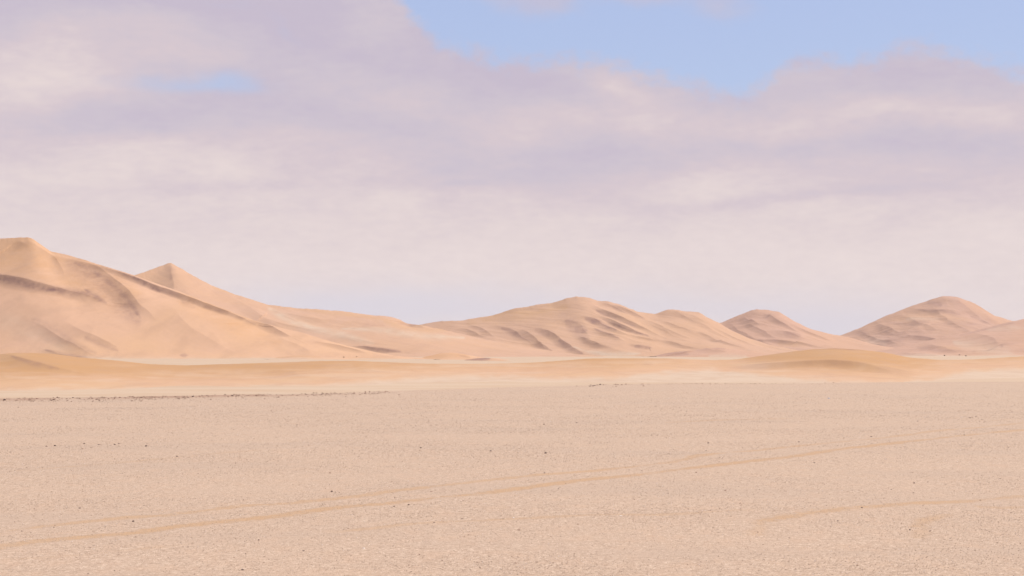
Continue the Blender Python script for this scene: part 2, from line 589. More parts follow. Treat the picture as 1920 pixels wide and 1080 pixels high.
def seg_dist(X, Y, pl):
    """signed distance to a plan polyline (positive on its right-hand/back side when it runs towards the viewer), and arc parameter"""
    pl = np.asarray(pl)
    seg = np.hypot(*(pl[1:] - pl[:-1]).T)
    L = seg.sum()
    acc = 0.0
    best = np.full(X.shape, 1e9)
    sgn = np.ones(X.shape)
    par = np.zeros(X.shape)
    for i in range(len(pl) - 1):
        a, b = pl[i], pl[i + 1]
        d = b - a
        l2 = (d ** 2).sum() + 1e-9
        t = np.clip(((X - a[0]) * d[0] + (Y - a[1]) * d[1]) / l2, 0, 1)
        ex = X - a[0] - t * d[0]
        ey = Y - a[1] - t * d[1]
        q = ex * ex + ey * ey
        m = q < best
        best = np.where(m, q, best)
        sgn = np.where(m, np.sign(d[0] * ey - d[1] * ex), sgn)
        par = np.where(m, (acc + t * seg[i]) / L, par)
        acc += seg[i]
    return np.sqrt(best) * sgn, par


def densify(pts, n=24):
    pts = np.array(pts, float)
    d = np.concatenate([[0], np.cumsum(np.hypot(*(pts[1:] - pts[:-1]).T))])
    t = np.linspace(0, d[-1], n)
    out = np.stack([np.interp(t, d, pts[:, 0]), np.interp(t, d, pts[:, 1])], -1)
    for k in range(2):
        for c in (0, 1):
            out[1:-1, c] = (out[:-2, c] + 2 * out[1:-1, c] + out[2:, c]) / 4
    return out


def build_dune(name, crest, base, mat, nx=900, ns=220, nb=50, P=1.3, ridges=(), strokes=(), label='', back=2.2,
               rough=1.0, nscale=60.0, csm=9, shear=70, rip2=0.8, warm=None, seed=0, rnd=0.0, zb=None, jag=0.5, backz=-6.0, post=None):
    """crest: (px, py, depth); base: (px, depth); the visible face runs from the crest down to the base"""
    p0, p1 = crest[0][0], crest[-1][0]
    px = np.linspace(p0, p1, nx)
    step = (p1 - p0) / nx
    cpy = smooth1(interp_pts(crest, px, 1), int(csm / step) | 1)
    cD = smooth1(interp_pts(crest, px, 2), int(60 / step) | 1)
    bD = smooth1(interp_pts(base, px, 1), int(90 / step) | 1)
    jg = jag * fbm(px / 9.0, px * 0 + seed, 90 + seed, 4, 0.6) * cD / F_PX
    cX, cY, cZ = world_pt(px, cpy, cD)
    bX = (px + shear - 960) / F_PX * bD
    bY = bD
    cZk = [cZ] + [smooth1(cZ, int(k / step) | 1) for k in (24, 70, 160)]
    bZ = np.full(nx, WADI - 0.35) if zb is None else zb(bX, bY)
    s = np.linspace(0, 1, ns)[:, None] ** 1.15
    prof = (1 - s) ** P
    if rnd > 0:
        prof = (1 - s) ** P * (1 - rnd * np.exp(-s * 9)) / (1 - rnd * 1.0) if False else (1 - np.sqrt(s * s + rnd * rnd) + rnd * (1 - s)) ** P / (1 ** P)
        prof = np.clip((1 - np.clip(np.sqrt(s * s + rnd * rnd) - rnd, 0, None) / (math.sqrt(1 + rnd * rnd) - rnd)), 0, 1) ** P
    X = cX + (bX - cX) * s
    Y = cY + (bY - cY) * s
    lev = np.clip(s / 0.5, 0, 1) ** 0.55 * 2.999
    k0 = np.floor(lev).astype(int)
    cZs = np.stack(cZk)
    cc = np.arange(nx)[None, :]
    fr = lev - k0
    fr = fr * fr * (3 - 2 * fr)
    cZl = cZs[k0, cc] * (1 - fr) + cZs[np.minimum(k0 + 1, 3), cc] * fr
    Z = bZ + (np.maximum(cZl, bZ + 0.05) - bZ) * prof
    # back side
    sb = np.linspace(1, 0, nb)[:-1][:, None]
    wB = back * np.maximum(cZ - bZ, 4.0)
    Xb = cX + cX / cY * wB * sb
    Yb = cY + wB * sb
    Zb = backz + (cZ - backz) * (1 - sb) ** 1.2
    if rnd > 0:
        Zb = backz + (cZ - backz) * np.clip(1 - (np.sqrt(sb * sb + rnd * rnd) - rnd), 0, 1) ** 1.2
    scr_x, scr_y = project(X, Y, Z)

    def surf_at(qx, qy):
        k = int(np.argmin((scr_x - qx) ** 2 + ((scr_y - qy) * 1.5) ** 2))
        return X.flat[k], Y.flat[k]

    dz = np.zeros_like(Z)
    H_here = np.maximum(cZ - bZ, 1.0)
    fade = sstep(s, 0, 0.06) * (1 - sstep(s, 0.9, 1.0))
    dz += rough * fbm(X / nscale, Y / (nscale * 1.6), 300 + seed, 5, 0.5) * fade
    p_ = (X * 0.8 + Y * 0.6) / (nscale * 0.32)
    q_ = (X * 0.6 - Y * 0.8) / (nscale * 2.6)
    rip = fbm(p_, q_, 350 + seed, 4, 0.55)
    dz += rough * rip2 * (0.5 - np.abs(rip)) * fade
    for rd in ridges:
        pts, H, wl, wr = rd[:4]
        taper = rd[4] if len(rd) > 4 else 0.5
        d = densify(pts)
        pl = np.array([surf_at(*q) for q in d])
        for k in range(3):
            pl[1:-1] = (pl[:-2] + 2 * pl[1:-1] + pl[2:]) / 4
        if pl[0][1] < pl[-1][1]:
            pl = pl[::-1]
        wob = wl * 0.25 * fbm(X / (wl * 2.5), Y / (wl * 2.5), 500 + seed, 3)
        v, t = seg_dist(X, Y, pl)
        # left/near side of a ridge that runs towards the viewer is the slip face
        v = v + wob
        A = H * np.clip(np.sin(math.pi * np.clip(t, 0.001, 0.999)), 0, 1) ** taper
        pos = 0.40 * np.exp(-np.clip(v, 0, None) / wr)
        u = np.clip(-v, 0, None) / wl
        neg = 0.40 - 1.0 * (1 - (1 - np.clip(u, 0, 1)) ** 1.7) + 0.60 * sstep(u, 1.0, 5.5)
        endf = np.exp(-(np.clip(np.abs(v) / (wl * 6) - 1, 0, None)) ** 2)
        # falloff past the ends of the ridge
        dz += A * np.where(v >= 0, pos, neg) * endf
    dzm = dz * (sstep(s, 0, 0.05))
    Z = Z + dzm + jg * np.exp(-s * 30)
    Zb = Zb + jg * np.exp(-sb * 30)
    mineral_shade = np.zeros_like(Z)  # dark minerals, plus slip-face and crest shade put into the colour
    pale = np.zeros_like(Z)
    warmth = np.zeros_like(Z)
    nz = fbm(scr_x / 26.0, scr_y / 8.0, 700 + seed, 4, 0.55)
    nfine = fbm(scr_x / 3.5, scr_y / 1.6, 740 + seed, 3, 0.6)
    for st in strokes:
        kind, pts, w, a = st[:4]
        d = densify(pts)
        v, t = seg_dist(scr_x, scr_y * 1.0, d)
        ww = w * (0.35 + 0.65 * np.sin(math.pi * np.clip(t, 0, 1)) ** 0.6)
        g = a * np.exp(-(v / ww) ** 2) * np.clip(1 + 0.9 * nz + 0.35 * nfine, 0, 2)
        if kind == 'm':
            mineral_shade = np.maximum(mineral_shade, g)
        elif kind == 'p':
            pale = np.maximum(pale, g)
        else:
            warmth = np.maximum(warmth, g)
    if post is not None:
        warmth, pale, mineral_shade = post(scr_x, scr_y, s, warmth, pale, mineral_shade, nz)
    z0 = np.zeros_like(Zb)
    X = np.concatenate([Xb, X]); Y = np.concatenate([Yb, Y]); Z = np.concatenate([Zb, Z])
    at = {k: np.clip(np.concatenate([z0 + v[0], v]), 0, 1) for k, v in (('mineral_shade', mineral_shade), ('pale', pale), ('warmth', warmth))}
    o = grid_mesh(name, X, Y, Z, mat, at)
    tag(o, label, 'dune', 'sand dunes across the back of the plain', 'structure')
    return o


# big dune at the left
build_dune('sand_dune',
    crest=[(-700, 520, 1180), (-350, 470, 1180), (-120, 449, 1180), (0, 447, 1170), (53, 445, 1165), (62, 448, 1165), (76, 458, 1160), (94, 471, 1155), (126, 478, 1150), (157, 487, 1140),
           (205, 502, 1130), (249, 515, 1120), (283, 528, 1110), (330, 544, 1095), (378, 563, 1080), (425, 581, 1065), (480, 602, 1050),
           (518, 613, 1040), (564, 623, 1030), (609, 637, 1015), (650, 649, 1000), (700, 660, 985), (760, 670, 975)],
    base=[(-700, 960), (-100, 930), (100, 900), (250, 900), (450, 915), (650, 925), (760, 940)],
    mat=M_left, nx=1250, ns=330, P=1.25, rough=0.9, nscale=70, seed=1, rip2=0.22, label='broad orange dune filling the left side, dark streaks under its crest', back=1.8, jag=0.7,
    ridges=[
        ([(165, 494), (205, 508), (250, 524), (300, 541), (350, 558), (400, 577), (450, 596), (482, 607)], 3.0, 6, 30, 0.4),
        ([(466, 598), (492, 607), (520, 619), (546, 632)], 3.0, 8, 14, 0.5),
        ([(130, 484), (175, 500), (208, 518), (235, 540), (262, 568), (300, 600)], 4.6, 16, 30, 0.8),
        ([(-120, 500), (0, 517), (50, 526), (95, 537), (150, 545), (196, 556)], 4.0, 12, 25, 0.5),
        ([(55, 448), (80, 468), (110, 492), (122, 515)], 2.2, 12, 20, 0.7),
        ([(18, 452), (34, 449), (60, 462)], 1.2, 12, 12, 0.8),
        ([(320, 575), (350, 610), (400, 640), (450, 660)], 3.0, 28, 50, 0.9),
        ([(60, 600), (110, 625), (160, 655), (185, 668)], 2.2, 10, 26, 0.7),
        ([(120, 600), (180, 630), (230, 655)], 1.8, 10, 24, 0.8),
        ([(80, 648), (120, 660), (160, 668)], 1.6, 7, 20, 0.6),
        ([(590, 640), (640, 650), (690, 662)], 2.2, 7, 20, 0.6),
        ([(500, 620), (560, 650), (600, 668)], 1.4, 14, 24, 0.8),
    ],
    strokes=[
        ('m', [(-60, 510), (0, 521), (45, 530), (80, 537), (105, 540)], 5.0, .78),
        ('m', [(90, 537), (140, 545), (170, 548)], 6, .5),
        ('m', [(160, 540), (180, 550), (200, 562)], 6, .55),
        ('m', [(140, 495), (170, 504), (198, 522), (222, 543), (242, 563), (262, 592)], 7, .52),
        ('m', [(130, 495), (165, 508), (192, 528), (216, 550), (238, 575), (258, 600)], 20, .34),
        ('m', [(190, 500), (230, 514), (262, 529), (300, 545)], 3.6, .62),  # this stroke and the next paint slip-face shade under the crest
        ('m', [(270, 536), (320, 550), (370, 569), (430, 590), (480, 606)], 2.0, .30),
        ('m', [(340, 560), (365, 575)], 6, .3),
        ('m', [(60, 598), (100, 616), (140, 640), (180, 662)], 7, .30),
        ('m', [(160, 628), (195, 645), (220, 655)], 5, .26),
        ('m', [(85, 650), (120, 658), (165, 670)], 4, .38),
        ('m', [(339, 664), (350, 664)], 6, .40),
        ('p', [(-50, 590), (0, 600), (60, 620), (130, 650)], 22, .2),
        ('p', [(150, 668), (350, 676), (520, 672)], 6, .5),
        ('w', [(-100, 470), (40, 480), (130, 510), (250, 560)], 45, .6),
        ('w', [(340, 560), (430, 600), (520, 640)], 24, .5),
    ])

# second peak with its long right-hand shoulder
build_dune('sand_dune',
    crest=[(120, 590, 1690), (200, 545, 1740), (249, 517, 1775), (271, 510, 1795), (300, 499, 1825), (315, 494, 1840), (321, 493, 1840), (328, 497, 1840), (356, 513, 1840), (390, 532, 1840), (441, 552, 1840), (456, 556, 1840),
           (484, 566, 1840), (502, 571, 1840), (557, 578, 1850), (596, 580, 1860), (647, 584, 1870), (699, 591, 1880), (728, 593, 1890), (749, 599, 1890), (762, 606, 1900), (785, 609, 1900),
           (830, 618, 1900), (900, 634, 1880), (980, 650, 1850), (1080, 664, 1800)],
    base=[(120, 1500), (500, 1420), (800, 1380), (1080, 1500)],
    mat=M_mid, nx=1150, ns=260, P=1.15, rough=2.4, nscale=120, seed=2, rip2=0.45, label='pointed pinkish dune behind the big left dune, trailing off to the right', back=2.0, csm=5, jag=0.9,
    ridges=[
        ([(321, 494), (326, 505), (322, 530), (330, 560)], 5, 26, 40, 0.8),
        ([(440, 560), (500, 600), (560, 615), (620, 632)], 4, 24, 60, 0.7),
        ([(745, 597), (775, 608), (800, 616)], 4, 14, 40, 0.6),
        ([(640, 605), (700, 615), (760, 620), (830, 622)], 3.5, 30, 60, 0.8),
        ([(660, 648), (700, 654), (752, 660)], 4.5, 12, 40, 0.5),
        ([(620, 630), (680, 640), (730, 648)], 2.5, 22, 40, 0.8),
        ([(470, 575), (520, 585), (600, 600), (680, 604)], 3, 30, 50, 0.9),
    ],
    strokes=[
        ('m', [(318, 500), (323, 515), (320, 525)], 6, .25),
        ('m', [(450, 590), (490, 603), (520, 612)], 5, .25),
        ('m', [(745, 604), (780, 609)], 2.5, .35),
        ('m', [(672, 650), (710, 656), (752, 660)], 2.0, .42),
        ('m', [(680, 612), (720, 608)], 6, .16),
        ('p', [(505, 580), (545, 600), (600, 620), (680, 640)], 8, .65),
        ('p', [(640, 618), (700, 620), (800, 634), (870, 634)], 5, .6),
        ('p', [(600, 625), (650, 632), (700, 645)], 6, .4),
        ('w', [(720, 600), (760, 612), (800, 622), (840, 618)], 8, .6),
        ('w', [(400, 540), (480, 565), (600, 585), (720, 598)], 4, .5),
    ])

# middle dune massif with its oblique slip faces
build_dune('sand_dune',
    crest=[(700, 640, 2300), (745, 618, 2260), (785, 609, 2240), (829, 602, 2220), (855, 602, 2200), (870, 600, 2200), (900, 595, 2200), (925, 591, 2200), (962, 579, 2200), (1015, 570, 2200), (1035, 568, 2200), (1060, 560, 2200),
           (1080, 556, 2200), (1100, 557, 2200), (1120, 564, 2200), (1140, 565, 2200), (1162, 571, 2200), (1195, 584, 2200), (1227, 589, 2200), (1250, 581, 2200), (1262, 580, 2200),
           (1285, 584, 2200), (1310, 585, 2200), (1325, 594, 2200), (1347, 605, 2200), (1368, 618, 2190), (1400, 635, 2170), (1440, 648, 2130), (1500, 660, 2080), (1580, 670, 2000)],
    base=[(700, 1950), (900, 1800), (1100, 1740), (1300, 1760), (1580, 1850)],
    mat=M_mid, nx=1250, ns=330, P=1.1, rough=3.0, nscale=120, seed=3, rip2=0.6, label='hump-backed dune in the middle with oblique shaded grooves', back=2.0, csm=6, jag=0.9,
    ridges=[
        ([(1112, 570), (1130, 582), (1165, 598), (1200, 613), (1240, 630)], 5.6, 13, 50, 0.5),
        ([(1125, 590), (1150, 602), (1185, 618), (1222, 633)], 5.0, 11, 40, 0.5),
        ([(1095, 592), (1115, 597), (1140, 610), (1158, 620), (1180, 630)], 5.0, 14, 40, 0.6),
        ([(1150, 572), (1180, 586), (1208, 599)], 4.3, 11, 50, 0.6),
        ([(1112, 612), (1130, 620), (1160, 636), (1172, 643)], 3.7, 11, 40, 0.6),
        ([(1060, 600), (1085, 605), (1100, 622), (1112, 634)], 3.7, 22, 50, 0.8),
        ([(1000, 616), (1030, 622), (1050, 636), (1075, 652), (1096, 666)], 5.6, 14, 70, 0.5),
        ([(975, 620), (993, 624), (1008, 636), (1025, 652)], 4.3, 12, 60, 0.5),
        ([(928, 612), (950, 616), (975, 626), (1000, 640)], 3.1, 12, 50, 0.6),
        ([(930, 640), (950, 646), (975, 654), (995, 658)], 3.7, 8, 50, 0.5),
        ([(860, 615), (880, 617), (895, 625), (915, 632)], 3.1, 11, 50, 0.6),
        ([(1200, 600), (1240, 618), (1290, 640)], 2.5, 14, 50, 0.8),
        ([(1280, 588), (1310, 600), (1340, 616)], 2.5, 15, 50, 0.8),
        ([(1178, 628), (1205, 633), (1237, 638)], 2.6, 9, 30, 0.6),
        ([(1082, 627), (1106, 642), (1128, 650), (1150, 658)], 3.5, 10, 40, 0.6),
        ([(1206, 599), (1230, 610), (1262, 624), (1295, 634)], 3.2, 11, 40, 0.6),
        ([(1232, 600), (1270, 615), (1320, 630)], 2.6, 11, 40, 0.7),
        ([(1262, 584), (1286, 595), (1312, 608)], 2.6, 11, 40, 0.7),
        ([(1132, 568), (1156, 577), (1180, 590)], 2.6, 10, 40, 0.6),
        ([(1012, 638), (1024, 651), (1047, 661)], 3.0, 9, 40, 0.6),
        ([(880, 608), (905, 618), (930, 632)], 2.6, 10, 40, 0.6),
        ([(1140, 600), (1160, 609), (1190, 621)], 2.4, 8, 30, 0.6),
        ([(1300, 600), (1340, 622), (1380, 640)], 2.4, 12, 40, 0.7),
        ([(1240, 636), (1280, 648), (1320, 656)], 3.0, 10, 40, 0.6),
        ([(1310, 622), (1350, 640), (1400, 654)], 3.0, 10, 40, 0.6),
        ([(1340, 616), (1375, 634), (1420, 650)], 2.6, 10, 40, 0.6),
        ([(1090, 632), (1110, 645), (1150, 655)], 2.5, 14, 50, 0.8),
        ([(1180, 648), (1200, 651), (1222, 652)], 2.5, 9, 40, 0.6),
        ([(1300, 645), (1340, 640), (1380, 640)], 1.9, 10, 40, 0.6),
    ],
    strokes=[  # dark strokes deepen the grooves' slip-face shade by colour
        ('m', [(1062, 602), (1080, 612), (1098, 618)], 12, 0.43),
        ('m', [(1098, 596), (1120, 602), (1140, 612), (1155, 618)], 6, 0.55),
        ('m', [(1118, 580), (1150, 595), (1200, 616)], 3, 0.44),
        ('m', [(1130, 596), (1180, 617), (1215, 630)], 3, 0.44),
        ('m', [(1115, 614), (1140, 625), (1160, 636)], 3.5, 0.36),
        ('m', [(1150, 575), (1180, 588), (1208, 600)], 3.5, 0.33),
        ('m', [(1048, 640), (1075, 655), (1092, 664)], 4, 0.39),
        ('m', [(1004, 620), (1030, 628)], 5, 0.29),
        ('m', [(1085, 626), (1105, 638)], 5, 0.29),
        ('m', [(940, 616), (1000, 636)], 3, 0.26),
        ('m', [(1190, 651), (1222, 653)], 2.5, 0.39),
        ('m', [(1040, 660), (1070, 666)], 4, 0.29),
        ('p', [(1076, 650), (1100, 660), (1140, 666), (1200, 664)], 4, 0.72),
        ('w', [(880, 606), (960, 590), (1060, 575)], 14, 0.65),
    ])

# third hump
build_dune('sand_dune',
    crest=[(1180, 650, 2900), (1260, 640, 2900), (1300, 625, 2850), (1330, 611, 2800), (1347, 606, 2800), (1352, 605, 2800), (1385, 591, 2800), (1408, 582, 2800), (1419, 580, 2800), (1440, 581, 2800), (1461, 585, 2800), (1485, 600, 2800), (1521, 618, 2800),
           (1558, 627, 2800), (1579, 630, 2800), (1640, 648, 2800), (1720, 660, 2750)],
    base=[(1180, 2500), (1450, 2380), (1720, 2450)],
    mat=M_far, nx=760, ns=200, P=1.1, rough=4.5, nscale=170, seed=4, rip2=0.4, label='small rounded pink hump right of the middle dune', back=2.0, csm=6, jag=0.8,
    ridges=[
        ([(1395, 592), (1410, 600), (1425, 612)], 6, 20, 50, 0.7),
        ([(1430, 586), (1450, 600), (1480, 616), (1510, 630)], 5, 14, 50, 0.6),
        ([(1400, 606), (1425, 620), (1460, 636)], 4, 14, 50, 0.6),
        ([(1370, 606), (1390, 622), (1420, 640)], 4, 14, 50, 0.6),
        ([(1480, 612), (1520, 628), (1560, 642)], 4, 14, 50, 0.6),
        ([(1400, 640), (1450, 636), (1500, 644), (1550, 654)], 5, 14, 50, 0.6),
        ([(1455, 590), (1440, 600), (1425, 604)], 5, 26, 40, 0.8),
        ([(1460, 620), (1490, 632), (1520, 640)], 6, 30, 60, 0.7),
        ([(1340, 635), (1380, 642), (1420, 652)], 6, 26, 60, 0.7),
        ([(1380, 625), (1430, 640), (1470, 652)], 5, 30, 60, 0.7),
    ],
    strokes=[('m', [(1400, 600), (1412, 602)], 5, .3), ('m', [(1440, 596), (1462, 592)], 5, .22), ('m', [(1470, 628), (1500, 633)], 5, .25),
             ('p', [(1350, 668), (1380, 664), (1340, 660)], 4, .4), ('w', [(1460, 642), (1510, 648)], 5, .5)])

# far right massif
build_dune('sand_dune',
    crest=[(1440, 652, 3500), (1500, 645, 3500), (1545, 636, 3500), (1579, 628, 3500), (1612, 615, 3500), (1657, 594, 3500), (1703, 576, 3500), (1745, 562, 3500), (1769, 555, 3500), (1793, 556, 3500), (1826, 568, 3500), (1863, 591, 3500), (1902, 603, 3500),
           (1960, 612, 3500), (2100, 600, 3500), (2300, 590, 3500), (2600, 620, 3500)],
    base=[(1440, 3000), (1800, 2850), (2600, 2900)],
    mat=M_far, nx=1000, ns=240, P=1.05, rough=8, nscale=130, seed=5, rip2=0.22, label='tall rounded pink dune at the right', back=2.0, csm=10, jag=0.8,
    ridges=[
        ([(1700, 578), (1745, 582), (1790, 578), (1830, 580)], 5, 26, 60, 0.8),
        ([(1790, 560), (1820, 578), (1850, 600), (1880, 620)], 3.8, 18, 60, 0.6),
        ([(1745, 572), (1770, 592), (1800, 612), (1830, 626)], 3.8, 18, 60, 0.6),
        ([(1690, 590), (1720, 606), (1760, 622)], 3.8, 18, 60, 0.6),
        ([(1640, 605), (1670, 618), (1710, 634)], 5, 18, 60, 0.6),
        ([(1610, 622), (1650, 634), (1690, 646)], 5, 16, 60, 0.6),
        ([(1700, 632), (1750, 636), (1790, 646)], 5, 16, 60, 0.6),
        ([(1730, 612), (1690, 630), (1660, 640)], 6, 40, 70, 0.8),
        ([(1640, 612), (1680, 625), (1700, 640)], 6, 40, 60, 0.8),
        ([(1830, 575), (1860, 600), (1885, 608)], 6, 36, 60, 0.8),
        ([(1760, 600), (1720, 620), (1680, 632)], 6, 40, 60, 0.8),
        ([(1600, 630), (1640, 640), (1690, 648)], 6, 30, 60, 0.8),
    ],
    strokes=[('m', [(1740, 567), (1765, 570)], 6, .28), ('m', [(1690, 622), (1720, 628), (1750, 620)], 7, .18), ('m', [(1640, 640), (1700, 635)], 4, .2),
             ('m', [(1720, 580), (1800, 582)], 3, .2), ('p', [(1610, 638), (1660, 640)], 9, .3),
             ('m', [(1820, 585), (1850, 600), (1880, 612)], 3.5, .25), ('m', [(1660, 605), (1700, 612), (1740, 606)], 5, .18), ('m', [(1745, 612), (1790, 605), (1830, 606)], 4, .18),
             ('m', [(1595, 622), (1630, 626)], 4, .2), ('w', [(1660, 600), (1740, 590), (1820, 595)], 10, .35), ('p', [(1700, 600), (1760, 596)], 5, .25), ('m', [(1640, 650), (1700, 652)], 3, .22)])

# nearer ridge entering from the right edge
build_dune('sand_dune',
    crest=[(1560, 668, 2300), (1600, 663, 2300), (1660, 656, 2350), (1720, 643, 2400), (1780, 630, 2400), (1830, 619, 2450), (1878, 607, 2450), (1920, 598, 2450), (1990, 586, 2450), (2150, 600, 2450), (2400, 590, 2450), (2600, 600, 2450)],
    base=[(1560, 2100), (1800, 1900), (2600, 1900)],
    mat=M_far, nx=760, ns=200, P=1.05, rough=4.5, nscale=110, seed=6, rip2=0.3, label='lower pale pink ridge coming in from the right edge', back=2.0, csm=8, jag=0.8,
    ridges=[
        ([(1730, 645), (1770, 650), (1800, 658)], 6, 26, 50, 0.7),
        ([(1820, 625), (1870, 640), (1900, 650)], 5, 26, 50, 0.7),
        ([(1900, 640), (1870, 650), (1850, 658)], 5, 20, 50, 0.7),
        ([(1690, 655), (1720, 662), (1760, 668)], 5, 20, 50, 0.7),
    ],
    strokes=[('m', [(1876, 647), (1880, 650)], 4, .5), ('p', [(1790, 640), (1850, 650), (1900, 662)], 10, .5), ('p', [(1650, 662), (1760, 668), (1920, 668)], 5, .6),
             ('p', [(1850, 620), (1920, 615)], 6, .35), ('m', [(1800, 628), (1850, 618), (1900, 606)], 2.5, .25), ('m', [(1720, 648), (1780, 656), (1830, 654)], 3, .22), ('m', [(1850, 655), (1890, 645), (1920, 640)], 3, .2), ('w', [(1760, 650), (1800, 652)], 4, .5)])

# two small dunes on the flat between the near swell and the middle dune
build_dune('sand_dune',
    crest=[(760, 676, 980), (780, 673, 980), (805, 667, 980), (830, 661.5, 980), (850, 661, 980), (870, 665, 980), (890, 670, 980), (920, 676, 980)],
    base=[(760, 840), (850, 780), (920, 840)],
    mat=M_left, nx=260, ns=90, P=1.2, rough=0.5, nscale=40, seed=7, label='tiny ochre dune on the flat before the middle dune', back=4, csm=12, jag=0.5, backz=-2,
    ridges=[], strokes=[('w', [(790, 670), (850, 664), (880, 670)], 6, .9), ('m', [(860, 666), (880, 670)], 2, .3)])
build_dune('sand_dune',
    crest=[(845, 682, 720), (858, 679.5, 720), (875, 674, 720), (900, 671, 720), (920, 671.5, 720), (935, 676, 720), (960, 682, 720)],
    base=[(845, 640), (900, 600), (960, 640)],
    mat=M_mid, nx=240, ns=80, P=1.2, rough=0.3, nscale=30, seed=8, label='tiny red-brown mound just behind the yellow swell', back=4, csm=10, jag=0.5, backz=-2,
    ridges=[], strokes=[('m', [(858, 681), (880, 676), (905, 674), (918, 672)], 5, .65)])
build_dune('sand_dune',
    crest=[(1200, 672, 1500), (1225, 668, 1500), (1250, 662, 1500), (1275, 659, 1500), (1300, 656, 1500), (1340, 653, 1500), (1375, 655, 1500), (1420, 662, 1500), (1480, 672, 1500)],
    base=[(1200, 1350), (1340, 1280), (1480, 1350)],
    mat=M_far, nx=360, ns=100, P=1.1, rough=1.4, nscale=60, seed=9, label='low pink dune at the foot of the middle dune, right of centre', back=3, csm=12, jag=0.5, backz=-2,
    ridges=[([(1290, 652), (1330, 656), (1370, 662)], 3, 14, 30, 0.6)],
    strokes=[('m', [(1225, 668), (1260, 662), (1290, 662)], 4, .3), ('m', [(1300, 652), (1360, 656)], 2.5, .25), ('p', [(1330, 668), (1400, 669)], 4, .5)])
build_dune('sand_dune',
    crest=[(440, 684, 1000), (470, 671, 1000), (500, 665, 1000), (530, 664, 1000), (560, 665, 1000), (600, 668, 990), (660, 676, 980)],
    base=[(440, 820), (540, 780), (660, 820)],
    mat=M_left, nx=260, ns=90, P=1.2, rough=0.6, nscale=40, seed=10, label='low ochre bank at the right foot of the big left dune', back=4, csm=12, jag=0.5, backz=-2,
    ridges=[], strokes=[('w', [(470, 672), (530, 666), (600, 670)], 5, .8), ('m', [(480, 667), (540, 665), (600, 668)], 1.5, .3), ('p', [(440, 678), (560, 676), (660, 678)], 5, .6)])

# near yellow swell
LOWER = [(-900, 734), (0, 732), (320, 727), (440, 726), (621, 720), (803, 708), (920, 704), (1025, 710), (1150, 709), (1225, 700), (1325, 690), (1400, 700), (1491, 708), (1600, 716), (1703, 717), (1760, 709), (1793, 700), (1920, 690), (2600, 688)]


def swell_paint(sx, sy, s, warmth, pale, mineral_shade, nz):
    lo = np.interp(sx, [p[0] for p in LOWER], [p[1] for p in LOWER])
    k = sstep(lo - sy + 5 * nz, -7, 7)
    pale = np.maximum(pale, (1 - k))
    up = sstep(lo - sy + 6 * nz, 6, 40)
    warmth = np.maximum(warmth, (0.10 + 0.90 * up) * k)  # oranger sand, with the steep crest's shade also put into its colour
    lay = sstep(fbm(sx / 110.0, sy / 7.0, 777, 4), -0.05, 0.6) * k * (1 - 0.8 * up)
    warmth = warmth * (1 - 0.7 * lay)
    pale = np.maximum(pale, 0.3 * lay)
    return warmth, pale, mineral_shade


build_dune('sand_dune',
    crest=[(-900, 668, 300), (-200, 665, 290), (0, 664, 280), (19, 662, 280), (47, 661.5, 280), (94, 663, 285), (148, 670, 290), (220, 676, 300), (283, 683, 310), (346, 685, 320), (480, 681, 330), (596, 677, 335), (660, 676.5, 340),
           (725, 679, 345), (803, 682, 350), (920, 682, 360), (1000, 680, 370), (1112, 672, 385), (1250, 672, 395), (1300, 674, 395), (1340, 675, 390), (1379, 674, 380), (1470, 661, 360), (1521, 655, 350), (1567, 653, 345),
           (1606, 655, 350), (1660, 661, 370), (1703, 670, 400), (1763, 675, 440), (1823, 674, 470), (1920, 668, 480), (2300, 672, 480), (2600, 676, 480)],
    base=[(-900, 128), (0, 132), (600, 145), (960, 165), (1300, 170), (1550, 170), (1720, 172), (1920, 200), (2600, 220)],
    mat=M_near, nx=1500, ns=240, P=1.18, zb=lambda x, y: WADI - 0.05 + 0 * x, rough=0.10, nscale=26, seed=11, label='low yellow sand swell running along the far side of the plain', back=9, csm=10, jag=0.45, rnd=0.12, backz=-2.5, shear=0, rip2=0.6,
    ridges=[
        ([(5, 664), (22, 670), (60, 682), (110, 692), (170, 703)], 0.75, 5, 12, 0.6),
        ([(1400, 684), (1461, 683), (1551, 678), (1618, 683), (1650, 690), (1680, 700)][::-1], 1.0, 5, 14, 0.5),
        ([(1618, 684), (1672, 693), (1717, 703), (1772, 706)], 0.45, 5, 12, 0.6),
        ([(520, 690), (560, 700), (600, 715)], 0.35, 6, 12, 0.8),
        ([(660, 685), (700, 695), (760, 703)], 0.25, 6, 12, 0.8),
    ],
    strokes=[('m', [(22, 670), (60, 683), (110, 693)], 3, .34), ('m', [(1480, 680), (1551, 679), (1600, 682), (1622, 685)], 2.2, .16), ('m', [(1205, 683), (1225, 683)], 2, .2),  # dark strokes paint shade below the inner ridges and along the crest
             ('m', [(1500, 655), (1567, 653), (1620, 657)], 2.0, .34)],
    post=swell_paint)


def ground_hit(px, py):
    """ground point seen at this spot of the photograph"""
    x, y, z = ray(px, py)
    zz = 0.0
    for k in range(6):
        t = (zz - CAM_Z) / z
        X, Y = x * t, y * t
        zz = float(ground_z(X, Y))
    return float(X), float(Y), zz


# ------------------------------------------------------------------ stones
def stone_material(name, c1, c2, scale=60):
    m, N = new_mat(name)
    P = N.n('ShaderNodeTexCoord').outputs['Object']
    a = N.noise(P, scale, 4.0, 0.6)
    col = N.mix(N.rng(a, 0.35, 0.65), c1, c2)
    bmp = N.n('ShaderNodeBump')
    bmp.inputs['Strength'].default_value = 0.4
    bmp.inputs['Distance'].default_value = 0.01
    N.put(bmp.inputs['Height'], a)
    finish(N, col, 0.85, bmp.outputs[0], 0.25)
    return m


